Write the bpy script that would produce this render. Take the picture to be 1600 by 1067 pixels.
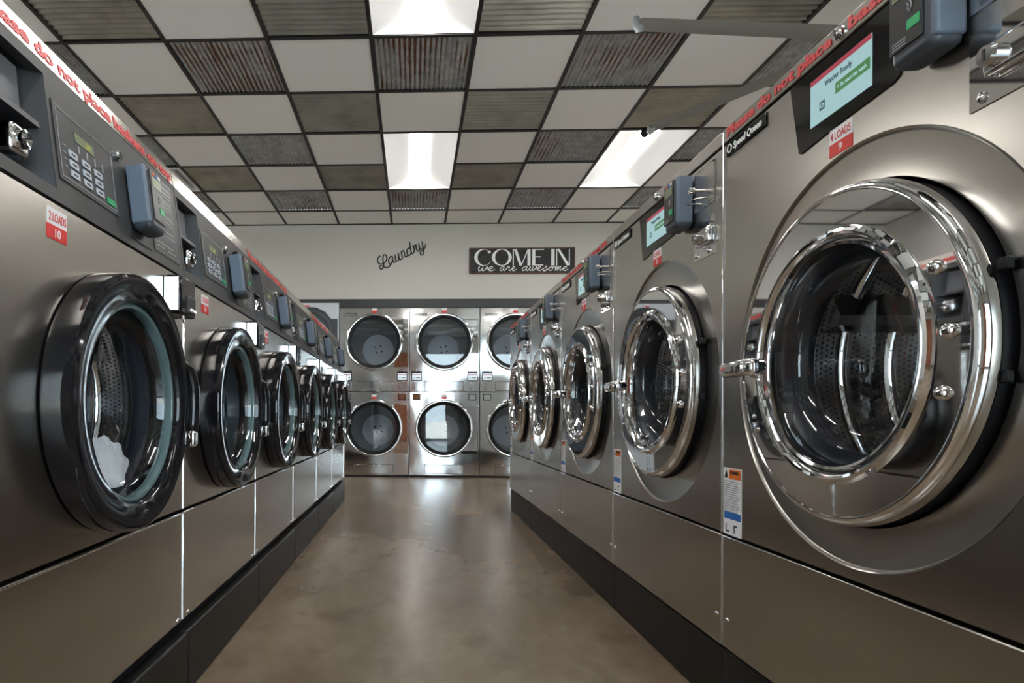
import bpy, bmesh, math, random
from mathutils import Matrix, Vector
PI = math.pi
for o in list(bpy.data.objects): bpy.data.objects.remove(o, do_unlink=True)
S = bpy.context.scene
COL = S.collection

# ------------------------------------------------------------------ camera
YAW, ROLL = 0.0385, -0.0041
cam = bpy.data.cameras.new('camera'); cam_o = bpy.data.objects.new('camera', cam); COL.objects.link(cam_o)
cam.sensor_width = 36; cam.lens = 963.26 / 1600 * 36
cam.shift_x = (800 - 608.68) / 1600; cam.shift_y = (648.70 - 533.5) / 1600
cam.clip_start = 0.02
Rm = Matrix.Rotation(YAW, 3, 'Z') @ Matrix.Rotation(ROLL, 3, 'Y')
right, fwd, up = Rm @ Vector((1, 0, 0)), Rm @ Vector((0, 1, 0)), Rm @ Vector((0, 0, 1))
M3 = Matrix((right, up, -fwd)).transposed()
cam_o.matrix_world = Matrix.Translation((0, 0, 0.711)) @ M3.to_4x4()
S.camera = cam_o

# ------------------------------------------------------------------ world, sun, exposure
W = bpy.data.worlds.new('sky'); S.world = W; W.use_nodes = True
bg = W.node_tree.nodes['Background']
bg.inputs['Color'].default_value = (0.72, 0.86, 1.0, 1); bg.inputs['Strength'].default_value = 11.0
sun = bpy.data.lights.new('sun', 'SUN'); sun.energy = 34; sun.angle = 0.01; sun.color = (1, .95, .88)
sun_o = bpy.data.objects.new('sun', sun); COL.objects.link(sun_o)
sun_o.rotation_euler = (math.radians(-32), math.radians(6), 0)     # high sun from behind the building
S.view_settings.view_transform = 'Standard'; S.view_settings.look = 'None'
S.view_settings.gamma = 1; S.view_settings.use_curve_mapping = False
S.view_settings.exposure = 0.0
LAMP = 36.0          # troffer lens emission

# ------------------------------------------------------------------ materials
def mat(name, col=(.5, .5, .5), rough=.5, metal=0., spec=.5, emit=None, es=0., coat=0., coat_r=.05, aniso=0.):
    m = bpy.data.materials.new(name); m.use_nodes = True
    b = m.node_tree.nodes['Principled BSDF']
    b.inputs['Base Color'].default_value = (*col, 1); b.inputs['Roughness'].default_value = rough
    b.inputs['Metallic'].default_value = metal; b.inputs['Specular IOR Level'].default_value = spec
    b.inputs['Coat Weight'].default_value = coat; b.inputs['Coat Roughness'].default_value = coat_r
    b.inputs['Anisotropic'].default_value = aniso
    if emit: b.inputs['Emission Color'].default_value = (*emit, 1); b.inputs['Emission Strength'].default_value = es
    return m
class NT:
    def __init__(s, m): s.t = m.node_tree; s.b = s.t.nodes['Principled BSDF']
    def n(s, typ, **kw):
        x = s.t.nodes.new(typ)
        for k, v in kw.items():
            if k.startswith('i_'):
                key = k[2:].replace('_', ' '); x.inputs[key].default_value = v
            else: setattr(x, k, v)
        return x
    def l(s, a, b): s.t.links.new(a, b)
    def math(s, op, a, b=None, c=None):
        x = s.t.nodes.new('ShaderNodeMath'); x.operation = op
        for i, v in enumerate((a, b, c)):
            if v is None: continue
            if isinstance(v, (int, float)): x.inputs[i].default_value = v
            else: s.l(v, x.inputs[i])
        return x.outputs[0]
    def ramp(s, fac, stops):
        r = s.t.nodes.new('ShaderNodeValToRGB'); e = r.color_ramp.elements
        while len(e) < len(stops): e.new(0.5)
        for q, (p, c) in zip(e, stops): q.position = p; q.color = (*c, 1) if len(c) == 3 else c
        s.l(fac, r.inputs[0]); return r.outputs[0]
    def noise(s, scale, detail=4, vec=None, rough=.5, dist=0.):
        x = s.n('ShaderNodeTexNoise'); x.inputs['Scale'].default_value = scale; x.inputs['Detail'].default_value = detail
        x.inputs['Roughness'].default_value = rough; x.inputs['Distortion'].default_value = dist
        if vec is not None: s.l(vec, x.inputs['Vector'])
        return x.outputs['Fac']
    def coords(s, kind='Object', scale=(1, 1, 1), rnd=False):
        tc = s.n('ShaderNodeTexCoord'); mp = s.n('ShaderNodeMapping'); mp.inputs['Scale'].default_value = scale
        v = tc.outputs[kind]
        if rnd:
            oi = s.n('ShaderNodeObjectInfo'); a = s.n('ShaderNodeVectorMath', operation='ADD')
            mu = s.math('MULTIPLY', oi.outputs['Random'], 37.)
            cb = s.n('ShaderNodeCombineXYZ'); s.l(mu, cb.inputs[0]); s.l(mu, cb.inputs[1]); s.l(mu, cb.inputs[2])
            s.l(v, a.inputs[0]); s.l(cb.outputs[0], a.inputs[1]); v = a.outputs[0]
        s.l(v, mp.inputs['Vector']); return mp.outputs['Vector']
    def bump(s, h, strength=.1, dist=.01):
        b = s.n('ShaderNodeBump'); b.inputs['Strength'].default_value = strength; b.inputs['Distance'].default_value = dist
        s.l(h, b.inputs['Height']); s.l(b.outputs['Normal'], s.b.inputs['Normal'])

M = {}
def steel(name, col, r0, r1, wav, wscale, brush=(3, 3, 160)):
    m = mat(name, col, r0, 1.); t = NT(m)
    v = t.coords('Object', brush); f = t.noise(1.0, 3, v)
    mr = t.n('ShaderNodeMapRange'); mr.inputs['To Min'].default_value = r0; mr.inputs['To Max'].default_value = r1
    t.l(f, mr.inputs['Value']); t.l(mr.outputs['Result'], t.b.inputs['Roughness'])
    v2 = t.coords('Object', (1, 1, 1), True); g = t.noise(wscale, 1, v2)
    t.bump(g, wav, .02); M[name] = m
steel('steel', (.54, .515, .475), .215, .255, .05, 3.0, (2, 2, 320))
steel('steel_left', (.57, .54, .50), .215, .255, .05, 3.0, (2, 2, 320))
steel('dryer_steel', (.70, .68, .66), .09, .12, .30, 3.2, (2, 2, 320))
steel('body_steel', (.5, .49, .47), .3, .4, .05, 3.)
M['chrome'] = mat('chrome', (.80, .80, .81), .03, 1.)
M['dark_chrome'] = mat('dark_chrome', (.62, .62, .63), .06, 1.)
M['gloss_black'] = mat('gloss_black', (.006, .006, .008), .07, 0, .45)
M['rubber'] = mat('rubber', (.006, .006, .008), .45, spec=.25)
M['gasket'] = mat('gasket', (.010, .012, .019), .4, spec=.35)
M['plinth'] = mat('plinth', (.007, .0065, .006), .42, spec=.3)
M['fascia'] = mat('fascia', (.036, .036, .037), .5)
M['fascia_dark'] = mat('fascia_dark', (.012, .013, .017), .45)
M['recess_lid'] = mat('recess_lid', (.10, .105, .12), .45)
M['keypad'] = mat('keypad', (.030, .030, .032), .35)
M['print_grey'] = mat('print_grey', (.30, .30, .31), .5)
M['button'] = mat('button', (.42, .46, .52), .45)
M['reader'] = mat('reader', (.13, .165, .22), .45)
M['reader_dark'] = mat('reader_dark', (.045, .052, .065), .4)
M['reader_face'] = mat('reader_face', (.012, .012, .013), .3)
M['green'] = mat('green', (.0, .36, .11), .4)
M['lcd_green'] = mat('lcd_green', (.16, .2, .10), .3)
M['led'] = mat('led', (.2, .18, .02), .4, emit=(.8, .7, .1), es=.35)
M['red'] = mat('red', (.62, .022, .018), .45)
M['red_text'] = mat('red_text', (.60, .02, .025), .45)
M['white_sticker'] = mat('white_sticker', (.78, .76, .77), .5)
M['white_text'] = mat('white_text', (.85, .85, .85), .5)
M['black_ink'] = mat('black_ink', (.02, .02, .02), .5)
M['grey_ink'] = mat('grey_ink', (.32, .33, .36), .5)
M['orange'] = mat('orange', (.75, .16, .02), .5)
M['blue'] = mat('blue', (.02, .12, .42), .5)
M['bezel'] = mat('bezel', (.006, .006, .007), .08, coat=.3)
M['lcd'] = mat('lcd', (.05, .06, .06), .2, emit=(.36, .58, .60), es=.85)
M['lcd_red'] = mat('lcd_red', (.05, .01, .01), .2, emit=(.36, .05, .08), es=.85)
M['lcd_btn'] = mat('lcd_btn', (.02, .05, .02), .2, emit=(.07, .21, .075), es=.85)
M['lcd_ink'] = mat('lcd_ink', (.02, .03, .04), .2, emit=(.07, .13, .17), es=.6)
M['lcd_white'] = mat('lcd_white', (.05, .05, .05), .2, emit=(.82, .88, .95), es=.9)
M['white_panel'] = mat('white_panel', (.58, .62, .66), .4)
M['dark_panel'] = mat('dark_panel', (.045, .047, .055), .4)
M['tile_white'] = mat('tile_white', (.86, .85, .83), .85)
M['grid_black'] = mat('grid_black', (.008, .008, .008), .5)
M['wall_paint'] = mat('wall_paint', (.57, .55, .505), .8)
M['side_paint'] = mat('side_paint', (.55, .53, .50), .8)
M['bulkhead'] = mat('bulkhead', (.022, .022, .023), .45)
M['script_black'] = mat('script_black', (.015, .014, .014), .5)
M['troffer'] = mat('troffer', (.90, .90, .90), .5)
M['lens'] = mat('lens', (.9, .9, .9), .4, emit=(1., .97, .93), es=LAMP)
M['fan_metal'] = mat('fan_metal', (.24, .24, .22), .45, .4)
M['winglet'] = mat('winglet', (.45, .46, .47), .3, .8)
M['vent_white'] = mat('vent_white', (.72, .72, .71), .5)
M['foam'] = mat('foam', (.93, .95, .97), .6)
M['aluminium'] = mat('aluminium', (.30, .30, .31), .4, .8)
M['asphalt'] = mat('pale_paving', (.58, .57, .54), .9)
M['dark_galv'] = mat('dark_galv', (.20, .21, .22), .5, .3)
M['teal_glass'] = mat('teal_glass', (.10, .15, .155), .06, 0, .8)
M['drum_vane'] = mat('drum_vane', (.5, .5, .5), .25, 1.)
def glass(name, tint, ior=1.5):
    m = bpy.data.materials.new(name); m.use_nodes = True; t = m.node_tree; t.nodes.clear()
    out = t.nodes.new('ShaderNodeOutputMaterial'); mx = t.nodes.new('ShaderNodeMixShader')
    tr = t.nodes.new('ShaderNodeBsdfTransparent'); gl = t.nodes.new('ShaderNodeBsdfGlossy'); lw_ = t.nodes.new('ShaderNodeLayerWeight'); lw_.inputs['Blend'].default_value = .5
    pw = t.nodes.new('ShaderNodeMath'); pw.operation = 'POWER'; t.links.new(lw_.outputs['Facing'], pw.inputs[0]); pw.inputs[1].default_value = 5
    f0 = 2 * ((ior - 1) / (ior + 1)) ** 2; fr = t.nodes.new('ShaderNodeMath'); fr.operation = 'MULTIPLY_ADD'
    t.links.new(pw.outputs[0], fr.inputs[0]); fr.inputs[1].default_value = 1 - f0; fr.inputs[2].default_value = f0
    tr.inputs['Color'].default_value = (*tint, 1); gl.inputs['Roughness'].default_value = .01
    t.links.new(fr.outputs[0], mx.inputs[0]); t.links.new(tr.outputs[0], mx.inputs[1]); t.links.new(gl.outputs[0], mx.inputs[2])
    t.links.new(mx.outputs[0], out.inputs['Surface']); M[name] = m
glass('door_glass', (.90, .92, .94), 1.45); glass('dryer_glass', (.75, .79, .83), 1.6); glass('window_glass', (.93, .96, .95), 1.45)

def floor_mat():
    m = mat('concrete_floor', rough=.24); t = NT(m); v = t.coords('Object', (1, .55, 1))
    a = t.noise(1.1, 8, v, .62, .4); b = t.noise(6., 6, v, .6); c = t.noise(45., 3, v)
    c1 = t.ramp(a, [(.30, (.095, .064, .040)), (.47, (.185, .136, .092)), (.68, (.30, .238, .175))])
    mix = t.n('ShaderNodeMix', data_type='RGBA', blend_type='MULTIPLY'); mix.inputs['Factor'].default_value = .7
    c2 = t.ramp(b, [(.28, (.55, .52, .48)), (.5, (1, 1, 1)), (.8, (1.0, .97, .93))])
    t.l(c1, mix.inputs['A']); t.l(c2, mix.inputs['B'])
    # small dark chips and stains
    vo = t.n('ShaderNodeTexVoronoi'); vo.inputs['Scale'].default_value = 3.2; t.l(v, vo.inputs['Vector'])
    spot = t.math('LESS_THAN', t.math('ADD', vo.outputs['Distance'], t.math('MULTIPLY', c, .10)), .045)
    mix2 = t.n('ShaderNodeMix', data_type='RGBA'); t.l(t.math('MULTIPLY', spot, .55), mix2.inputs['Factor'])
    t.l(mix.outputs['Result'], mix2.inputs['A']); mix2.inputs['B'].default_value = (.05, .035, .022, 1)
    t.l(mix2.outputs['Result'], t.b.inputs['Base Color'])
    mr = t.n('ShaderNodeMapRange'); mr.inputs['To Min'].default_value = .225; mr.inputs['To Max'].default_value = .262
    t.l(b, mr.inputs['Value']); t.l(mr.outputs['Result'], t.b.inputs['Roughness'])
    t.b.inputs['Specular IOR Level'].default_value = .7
    t.bump(t.noise(2.5, 4, v), .06, .01); M['floor'] = m
floor_mat()
def rust_mat():
    m = mat('rusty_corrugated', rough=.5); t = NT(m)
    v = t.coords('Object', (1, 1, 1), True); vs = t.coords('Object', (34, 2.2, 1), True)
    base = t.ramp(t.noise(14., 6, v, .7), [(.30, (.22, .225, .225)), (.55, (.42, .425, .42)), (.78, (.65, .65, .64))])
    streak = t.noise(1., 3, vs, .6); patch = t.noise(2.2, 3, v)
    tc = t.n('ShaderNodeTexCoord'); sp = t.n('ShaderNodeSeparateXYZ'); t.l(tc.outputs['Object'], sp.inputs[0])
    zz = t.math('MULTIPLY', sp.outputs[2], 1 / .007)          # +1 in the grooves where rust gathers
    k = t.math('ADD', t.math('ADD', t.math('MULTIPLY', streak, .45), t.math('MULTIPLY', patch, .75)), t.math('MULTIPLY', zz, .13))
    f = t.ramp(k, [(.69, (0, 0, 0)), (.78, (1, 1, 1))])
    rc = t.ramp(t.noise(30., 3, v), [(.3, (.06, .022, .010)), (.7, (.22, .085, .03))])
    mix = t.n('ShaderNodeMix', data_type='RGBA'); t.l(f, mix.inputs['Factor']); t.l(base, mix.inputs['A']); t.l(rc, mix.inputs['B'])
    t.l(mix.outputs['Result'], t.b.inputs['Base Color'])
    inv = t.math('SUBTRACT', .3, t.math('MULTIPLY', f, .3)); t.l(inv, t.b.inputs['Metallic']); M['rusty'] = m
rust_mat()
def olive_mat():
    m = mat('dull_corrugated', rough=.30, metal=.75); t = NT(m); v = t.coords('Object', (1, 1, 1), True)
    t.l(t.ramp(t.noise(5., 5, v), [(.3, (.30, .30, .265)), (.7, (.46, .46, .41))]), t.b.inputs['Base Color']); M['olive'] = m
olive_mat()
def sign_mat():
    m = mat('sign_wood', rough=.7); t = NT(m); v = t.coords('Object', (2, 1, 22))
    t.l(t.ramp(t.noise(4., 5, v), [(.35, (.012, .011, .012)), (.75, (.045, .043, .045))]), t.b.inputs['Base Color']); M['sign'] = m
    m = mat('sign_edge', rough=.7); t = NT(m); v = t.coords('Object', (3, 1, 20))
    t.l(t.ramp(t.noise(5., 5, v), [(.35, (.05, .022, .016)), (.75, (.17, .085, .06))]), t.b.inputs['Base Color']); M['sign_edge'] = m
sign_mat()
def perf_mat(name, cyl):
    m = mat(name, (.78, .78, .79), .20, 1.); t = NT(m)
    tc = t.n('ShaderNodeTexCoord'); sp = t.n('ShaderNodeSeparateXYZ'); t.l(tc.outputs['Object'], sp.inputs[0])
    x, y, z = sp.outputs
    if cyl: u = t.math('MULTIPLY', t.math('ARCTAN2', z, x), 150 / (2 * PI)); v = t.math('MULTIPLY', y, 95.)
    else: u = t.math('MULTIPLY', x, 95.); v = t.math('MULTIPLY', z, 95.)
    row = t.math('FLOOR', v); u = t.math('ADD', u, t.math('MULTIPLY', row, .5))
    du = t.math('SUBTRACT', t.math('FRACT', u), .5); dv = t.math('SUBTRACT', t.math('FRACT', v), .5)
    d = t.math('SQRT', t.math('ADD', t.math('MULTIPLY', du, du), t.math('MULTIPLY', dv, dv)))
    hole = t.math('LESS_THAN', d, .22)
    mix = t.n('ShaderNodeMix', data_type='RGBA'); t.l(hole, mix.inputs['Factor'])
    mix.inputs['A'].default_value = (.78, .78, .79, 1); mix.inputs['B'].default_value = (.04, .04, .045, 1)
    t.l(mix.outputs['Result'], t.b.inputs['Base Color'])
    t.l(t.math('SUBTRACT', 1., hole), t.b.inputs['Metallic']); M[name] = m
perf_mat('drum_perf', True); perf_mat('drum_back_perf', False)
def brick_mat():
    m = mat('brick_paint', (.42, .16, .08), .8); t = NT(m); v = t.coords('Object', (1, 1, 1), True)
    t.l(t.ramp(t.noise(6., 4, v), [(.3, (.30, .10, .05)), (.7, (.50, .21, .11))]), t.b.inputs['Base Color']); M['brick'] = m
brick_mat()
M['mortar'] = mat('mortar', (.35, .33, .30), .9)

# ------------------------------------------------------------------ mesh helpers
CACHE = {}
def mk(key, verts, faces, smooth=None):
    me = bpy.data.meshes.new(key); me.from_pydata(verts, [], faces); me.validate()
    bm = bmesh.new(); bm.from_mesh(me); bmesh.ops.recalc_face_normals(bm, faces=bm.faces); bm.to_mesh(me); bm.free()
    if smooth:
        me.polygons.foreach_set('use_smooth', [True] * len(me.polygons)); me.set_sharp_from_angle(angle=math.radians(smooth))
    return me
def cached(key, fn):
    if key not in CACHE: CACHE[key] = fn()
    return CACHE[key]
def box(x0, x1, y0, y1, z0, z1, bev=0., seg=2):
    def f():
        bm = bmesh.new(); bmesh.ops.create_cube(bm, size=1)
        for v in bm.verts:
            v.co = Vector((x0 + (v.co.x + .5) * (x1 - x0), y0 + (v.co.y + .5) * (y1 - y0), z0 + (v.co.z + .5) * (z1 - z0)))
        if bev: bmesh.ops.bevel(bm, geom=list(bm.edges), offset=bev, segments=seg, affect='EDGES', profile=.5)
        me = bpy.data.meshes.new('box'); bm.to_mesh(me); bm.free()
        if bev:
            for p in me.polygons: p.use_smooth = max(abs(c) for c in p.normal) < .999
        return me
    return cached(('box', x0, x1, y0, y1, z0, z1, bev), f)
def revolve(prof, seg=96, cx=0., cz=0., closed=False, smooth=35):
    """profile (radius, outward) turned about the machine's -y axis"""
    def f():
        vs, fs = [], []; n = len(prof)
        for k in range(seg):
            a = 2 * PI * k / seg
            for r, p in prof: vs.append((cx + r * math.cos(a), -p, cz + r * math.sin(a)))
        m = n if closed else n - 1
        for k in range(seg):
            k2 = (k + 1) % seg
            for i in range(m):
                j = (i + 1) % n; fs.append((k * n + i, k2 * n + i, k2 * n + j, k * n + j))
        return mk('rev', vs, fs, smooth)
    return cached(('rev', tuple(prof), seg, cx, cz, closed), f)
def disc(r, p, seg=64, cx=0, cz=0):
    return cached(('disc', r, p, seg, cx, cz), lambda: mk('disc', [(cx + r * math.cos(2 * PI * k / seg), -p, cz + r * math.sin(2 * PI * k / seg)) for k in range(seg)], [tuple(range(seg))]))
def prism(poly, y0, y1):
    """polygon in x,z thickened from y0 to y1"""
    def f():
        n = len(poly); vs = [(x, y0, z) for x, z in poly] + [(x, y1, z) for x, z in poly]
        fs = [tuple(range(n)), tuple(range(2 * n - 1, n - 1, -1))] + [(i, (i + 1) % n, n + (i + 1) % n, n + i) for i in range(n)]
        return mk('prism', vs, fs)
    return cached(('prism', tuple(poly), y0, y1), f)
def panel_hole(x0, x1, z0, z1, cx, cz, rings, seg=96, flange=.02):
    """sheet with a round hole: rings = (radius, y) from outside in"""
    def f():
        angs = [2 * PI * k / seg for k in range(seg)]
        for X in (x0, x1):
            for Z in (z0, z1): angs.append(math.atan2(Z - cz, X - cx) % (2 * PI))
        angs = sorted(set(round(a, 6) for a in angs)); n = len(angs)
        def edge(a):
            c, s = math.cos(a), math.sin(a)
            tx = ((x1 if c > 0 else x0) - cx) / c if abs(c) > 1e-6 else 1e9
            tz = ((z1 if s > 0 else z0) - cz) / s if abs(s) > 1e-6 else 1e9
            t = min(tx, tz); return cx + c * t, cz + s * t
        L = [[(*e[:1], flange, e[1]) for e in map(edge, angs)], [(e[0], .004, e[1]) for e in map(edge, angs)]]
        inn = []
        for e in map(edge, angs):
            inn.append((cx + (e[0] - cx) * .992, 0., cz + (e[1] - cz) * .992))
        L.append(inn)
        for r, y in rings: L.append([(cx + r * math.cos(a), y, cz + r * math.sin(a)) for a in angs])
        vs = [p for l in L for p in l]; fs = []
        for q in range(len(L) - 1):
            for i in range(n):
                j = (i + 1) % n; fs.append((q * n + i, q * n + j, (q + 1) * n + j, (q + 1) * n + i))
        return mk('panel', vs, fs, 25)
    return cached(('ph', x0, x1, z0, z1, cx, cz, tuple(rings), flange), f)
def shell(x0, x1, y0, y1, z0, z1):
    """open-fronted cabinet"""
    def f():
        v = [(x, y, z) for x in (x0, x1) for y in (y0, y1) for z in (z0, z1)]
        return mk('shell', v, [(0, 1, 3, 2), (4, 6, 7, 5), (1, 5, 7, 3), (0, 2, 6, 4), (2, 3, 7, 6)])
    return cached(('shell', x0, x1, y0, y1, z0, z1), f)
def tube(pts, r, seg=8, cap=True, flat=1.):
    vs, fs = [], []; n = len(pts); P = [Vector(p) for p in pts]
    for i, p in enumerate(P):
        d = (P[min(i + 1, n - 1)] - P[max(i - 1, 0)]).normalized()
        a = Vector((0, 1, 0)) if abs(d.y) < .9 else Vector((1, 0, 0))
        u = d.cross(a).normalized(); w = d.cross(u).normalized()
        rr = r[i] if isinstance(r, (list, tuple)) else r
        for k in range(seg):
            t = 2 * PI * k / seg; vs.append(tuple(p + u * math.cos(t) * rr + w * math.sin(t) * rr * flat))
    for i in range(n - 1):
        for k in range(seg):
            k2 = (k + 1) % seg; fs.append((i * seg + k, i * seg + k2, (i + 1) * seg + k2, (i + 1) * seg + k))
    if cap: fs += [tuple(range(seg)), tuple(range(n * seg - 1, (n - 1) * seg - 1, -1))]
    return vs, fs
def tube_mesh(pts, r, seg=10, flat=1.): return mk('tube', *tube(pts, r, seg, True, flat), 50)
def catmull(p, sub=6):
    out = []; q = [p[0]] + list(p) + [p[-1]]
    for i in range(1, len(q) - 2):
        for s in range(sub):
            t = s / sub
            out.append(tuple(.5 * (2 * q[i][k] + (q[i + 1][k] - q[i - 1][k]) * t + (2 * q[i - 1][k] - 5 * q[i][k] + 4 * q[i + 1][k] - q[i + 2][k]) * t * t + (3 * q[i][k] - q[i - 1][k] - 3 * q[i + 1][k] + q[i + 2][k]) * t ** 3) for k in range(len(p[0]))))
    out.append(tuple(p[-1])); return out
def text(body, size, x=0., z=0., y=0., width=None, bold=0., shear=0., align='LEFT', thick=.0004):
    """flat lettering in the machine's front plane, baseline at z"""
    def f():
        c = bpy.data.curves.new('lettering', 'FONT'); c.body = body; c.size = size; c.offset = bold; c.shear = shear
        c.align_x = align; c.extrude = thick; c.resolution_u = 3
        o = bpy.data.objects.new('lettering_source', c); COL.objects.link(o)
        dg = bpy.context.evaluated_depsgraph_get(); me = bpy.data.meshes.new_from_object(o.evaluated_get(dg))
        bpy.data.objects.remove(o, do_unlink=True)
        xs = [v.co.x for v in me.vertices]; w = max(xs) - min(xs); k = width / w if width else 1.
        for v in me.vertices:
            X, Y, Z = v.co; v.co = ((X * k) + x, y - Z, Y + z)
        me.materials.clear(); return me
    return cached(('txt', body, size, x, z, y, width, bold, shear, align), f)

# ------------------------------------------------------------------ object helpers
def part(name, me, m, parent=None, loc=(0, 0, 0), label=None):
    m = M[m] if isinstance(m, str) else m
    if me.materials and me.materials[0] != m:
        k = ('mat', me.name, m.name)
        if k not in CACHE:
            c = me.copy(); c.materials.clear(); c.materials.append(m); CACHE[k] = c
        me = CACHE[k]
    elif not me.materials: me.materials.append(m)
    o = bpy.data.objects.new(name, me); COL.objects.link(o); o.location = loc
    if parent: o.parent = parent
    if label: o['label'] = label
    return o
def thing(name, label, cat, loc=(0, 0, 0), rz=0., group=None):
    o = bpy.data.objects.new(name, None); COL.objects.link(o); o.empty_display_size = .1
    o.location = loc; o.rotation_euler = (0, 0, rz); tag(o, label, cat, group); return o
def tag(o, label, cat, group=None):
    o['label'] = label; o['category'] = cat
    if group: o['group'] = group
    return o
def struct(name, me, m, label=None, parent=None):
    o = part(name, me, m, parent)
    if not parent: o['kind'] = 'structure'
    if label: o['label'] = label
    return o

# ------------------------------------------------------------------ room shell
X0, TS, Y0 = -.2565, .61, 3.587              # ceiling grid origin and tile size
COLS, ROWS = range(-6, 8), range(-11, 6)
XL_, XR_ = X0 + TS * COLS[0], X0 + TS * (COLS[-1] + 1)
YF, YB, H = Y0 + TS * ROWS[0], 7.11, 2.916
struct('floor', box(XL_ - .15, XR_ + .15, YF - .15, 8.15, -.12, 0), 'floor', 'brown polished concrete floor')
struct('wall_back', box(XL_, XR_, YB, YB + .12, 2.052, H + .1), 'wall_paint', 'beige painted wall above the dryers')
struct('trim_1', box(XL_, XR_, YB - .006, YB + .12, 1.951, 2.052), 'bulkhead', 'black strip between dryers and beige wall')
struct('wall_back_recess', box(XL_, XR_, 8.0, 8.12, 0, 2.2), 'side_paint')
struct('wall_back_right', box(1.585, XR_, YB, YB + .12, 0, 1.951), 'wall_paint')
struct('wall_back_left', box(XL_, -1.63, YB, YB + .12, 0, 1.951), 'wall_paint')
struct('wall_left', box(XL_ - .15, XL_, YF - .15, 8.12, 0, H + .1), 'side_paint')
struct('wall_right', box(XR_, XR_ + .15, YF - .15, 8.12, 0, H + .1), 'side_paint')
struct('roof', box(XL_ - .15, XR_ + .15, YF - .15, 8.15, H + .3, H + .4), 'side_paint')
# storefront behind the camera
def wall_piece(n, x0, x1, z0, z1, m='side_paint'): return struct(n, box(x0, x1, YF - .15, YF, z0, z1), m)
wall_piece('wall_front', XL_, XR_, 2.5, H + .3)
wall_piece('wall_front_left', XL_, -3.75, 0, 2.5); wall_piece('wall_front_middle', -2.35, -.55, 0, 2.5)
wall_piece('wall_front_right', 3.85, XR_, 0, 2.5)
pier = wall_piece('wall_front_pier', -.55, .3, 0, 2.5, 'mortar')
bk = box(-.1, .1, -.012, 0, -.03, .03)
for r in range(38):
    for c in range(4):
        x = -.55 + .1 + c * .2125 + (.0 if r % 2 else .006)
        part('brick', bk, 'brick', pier, (min(x, .2), YF + .012, .035 + r * .0648))
for i, (a, b) in enumerate(((-3.75, -2.35), (.3, 1.9), (1.98, 3.85))):
    w = struct('window_%d' % (i + 1), box(a + .05, b - .05, YF - .09, YF - .08, .06, 2.44), 'window_glass')
    for nm, q in (('window_frame', (a, a + .05, .0, 2.5)), ('window_frame', (b - .05, b, .0, 2.5)), ('window_frame', (a + .05, b - .05, 2.44, 2.5)), ('window_frame', (a + .05, b - .05, 0, .06))):
        part(nm, box(q[0], q[1], YF - .12, YF - .03, q[2], q[3]), 'aluminium', w)
wall_piece('wall_front_mullion', 1.9, 1.98, 0, 2.5)
struct('ground_outside', box(-40, 40, -60, YF - .16, -.2, -.05), 'asphalt')

# ------------------------------------------------------------------ ceiling
ceil = bpy.data.objects.new('ceiling', None); COL.objects.link(ceil); ceil['kind'] = 'structure'
ceil['label'] = 'dropped ceiling of white and corrugated metal tiles in a black grid'
def corr(n, amp, along, dy=TS):
    """corrugated sheet; ribs run along x ('x') or along y ('y')"""
    vs, fs = [], []; seg = n * 8; hx, hy = TS / 2 - .006, dy / 2 - .006
    for k in range(seg + 1):
        t = k / seg; zz = amp * math.cos(2 * PI * n * t)
        for s in (-1, 1):
            vs.append((s * hx, -hy + 2 * hy * t, zz) if along == 'x' else (-hx + 2 * hx * t, s * hy, zz))
    fs = [(2 * k, 2 * k + 1, 2 * k + 3, 2 * k + 2) for k in range(seg)]
    return mk('corrugated', vs, fs, 60)
rib_x, rib_y = corr(13, .011, 'x'), corr(19, .007, 'y')
flat_t = box(-TS / 2 + .004, TS / 2 - .004, -TS / 2 + .004, TS / 2 - .004, 0, .015)
last_t = box(-TS / 2 + .004, TS / 2 - .004, -.473 / 2 + .004, .473 / 2 - .004, 0, .015)
LIGHTS = [(0, 2), (3, 2), (0, -2), (0, -6), (3, -6), (-5, 2), (-5, -2), (6, 2), (6, -2), (-5, -6), (6, -6)]  # entries without a label in LL are unseen troffers added to light the room
taken = {(c, r + d) for c, r in LIGHTS for d in (0, 1)} | {(-4, 3)}
for c in COLS:
    for r in ROWS:
        if (c, r) in taken: continue
        cx = X0 + TS * (c + .5)
        if r == 5: part('ceiling_tile', last_t, 'tile_white', ceil, (cx, YB - .473 / 2, H + .002)); continue
        cy = Y0 + TS * (r + .5)
        if r % 2 == 0 and c % 2 == 0: part('rusty_corrugated_tile', rib_y, 'rusty', ceil, (cx, cy, H + .012), 'weathered galvanised corrugated panel with rust')
        elif r % 2 and c % 2: part('corrugated_tile', rib_x, 'olive', ceil, (cx, cy, H + .012), 'dull olive-grey corrugated metal panel')
        else: part('ceiling_tile', flat_t, 'tile_white', ceil, (cx, cy, H + .002))
for c in range(COLS[0], COLS[-1] + 2): part('grid_bar', box(-.012, .012, YF, YB, -.004, .012), 'grid_black', ceil, (X0 + TS * c, 0, H))
seg_b = box(-TS / 2 + .012, TS / 2 - .012, -.012, .012, -.0035, .012)
for c in COLS:
    for r in range(ROWS[0], ROWS[-1] + 1):
        if (c, r - 1) in LIGHTS: continue
        part('grid_bar', seg_b, 'grid_black', ceil, (X0 + TS * (c + .5), Y0 + TS * r, H))
part('grid_bar', box(XL_, XR_, -.02, 0, -.006, .012), 'grid_black', ceil, (0, YB, H))

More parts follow.
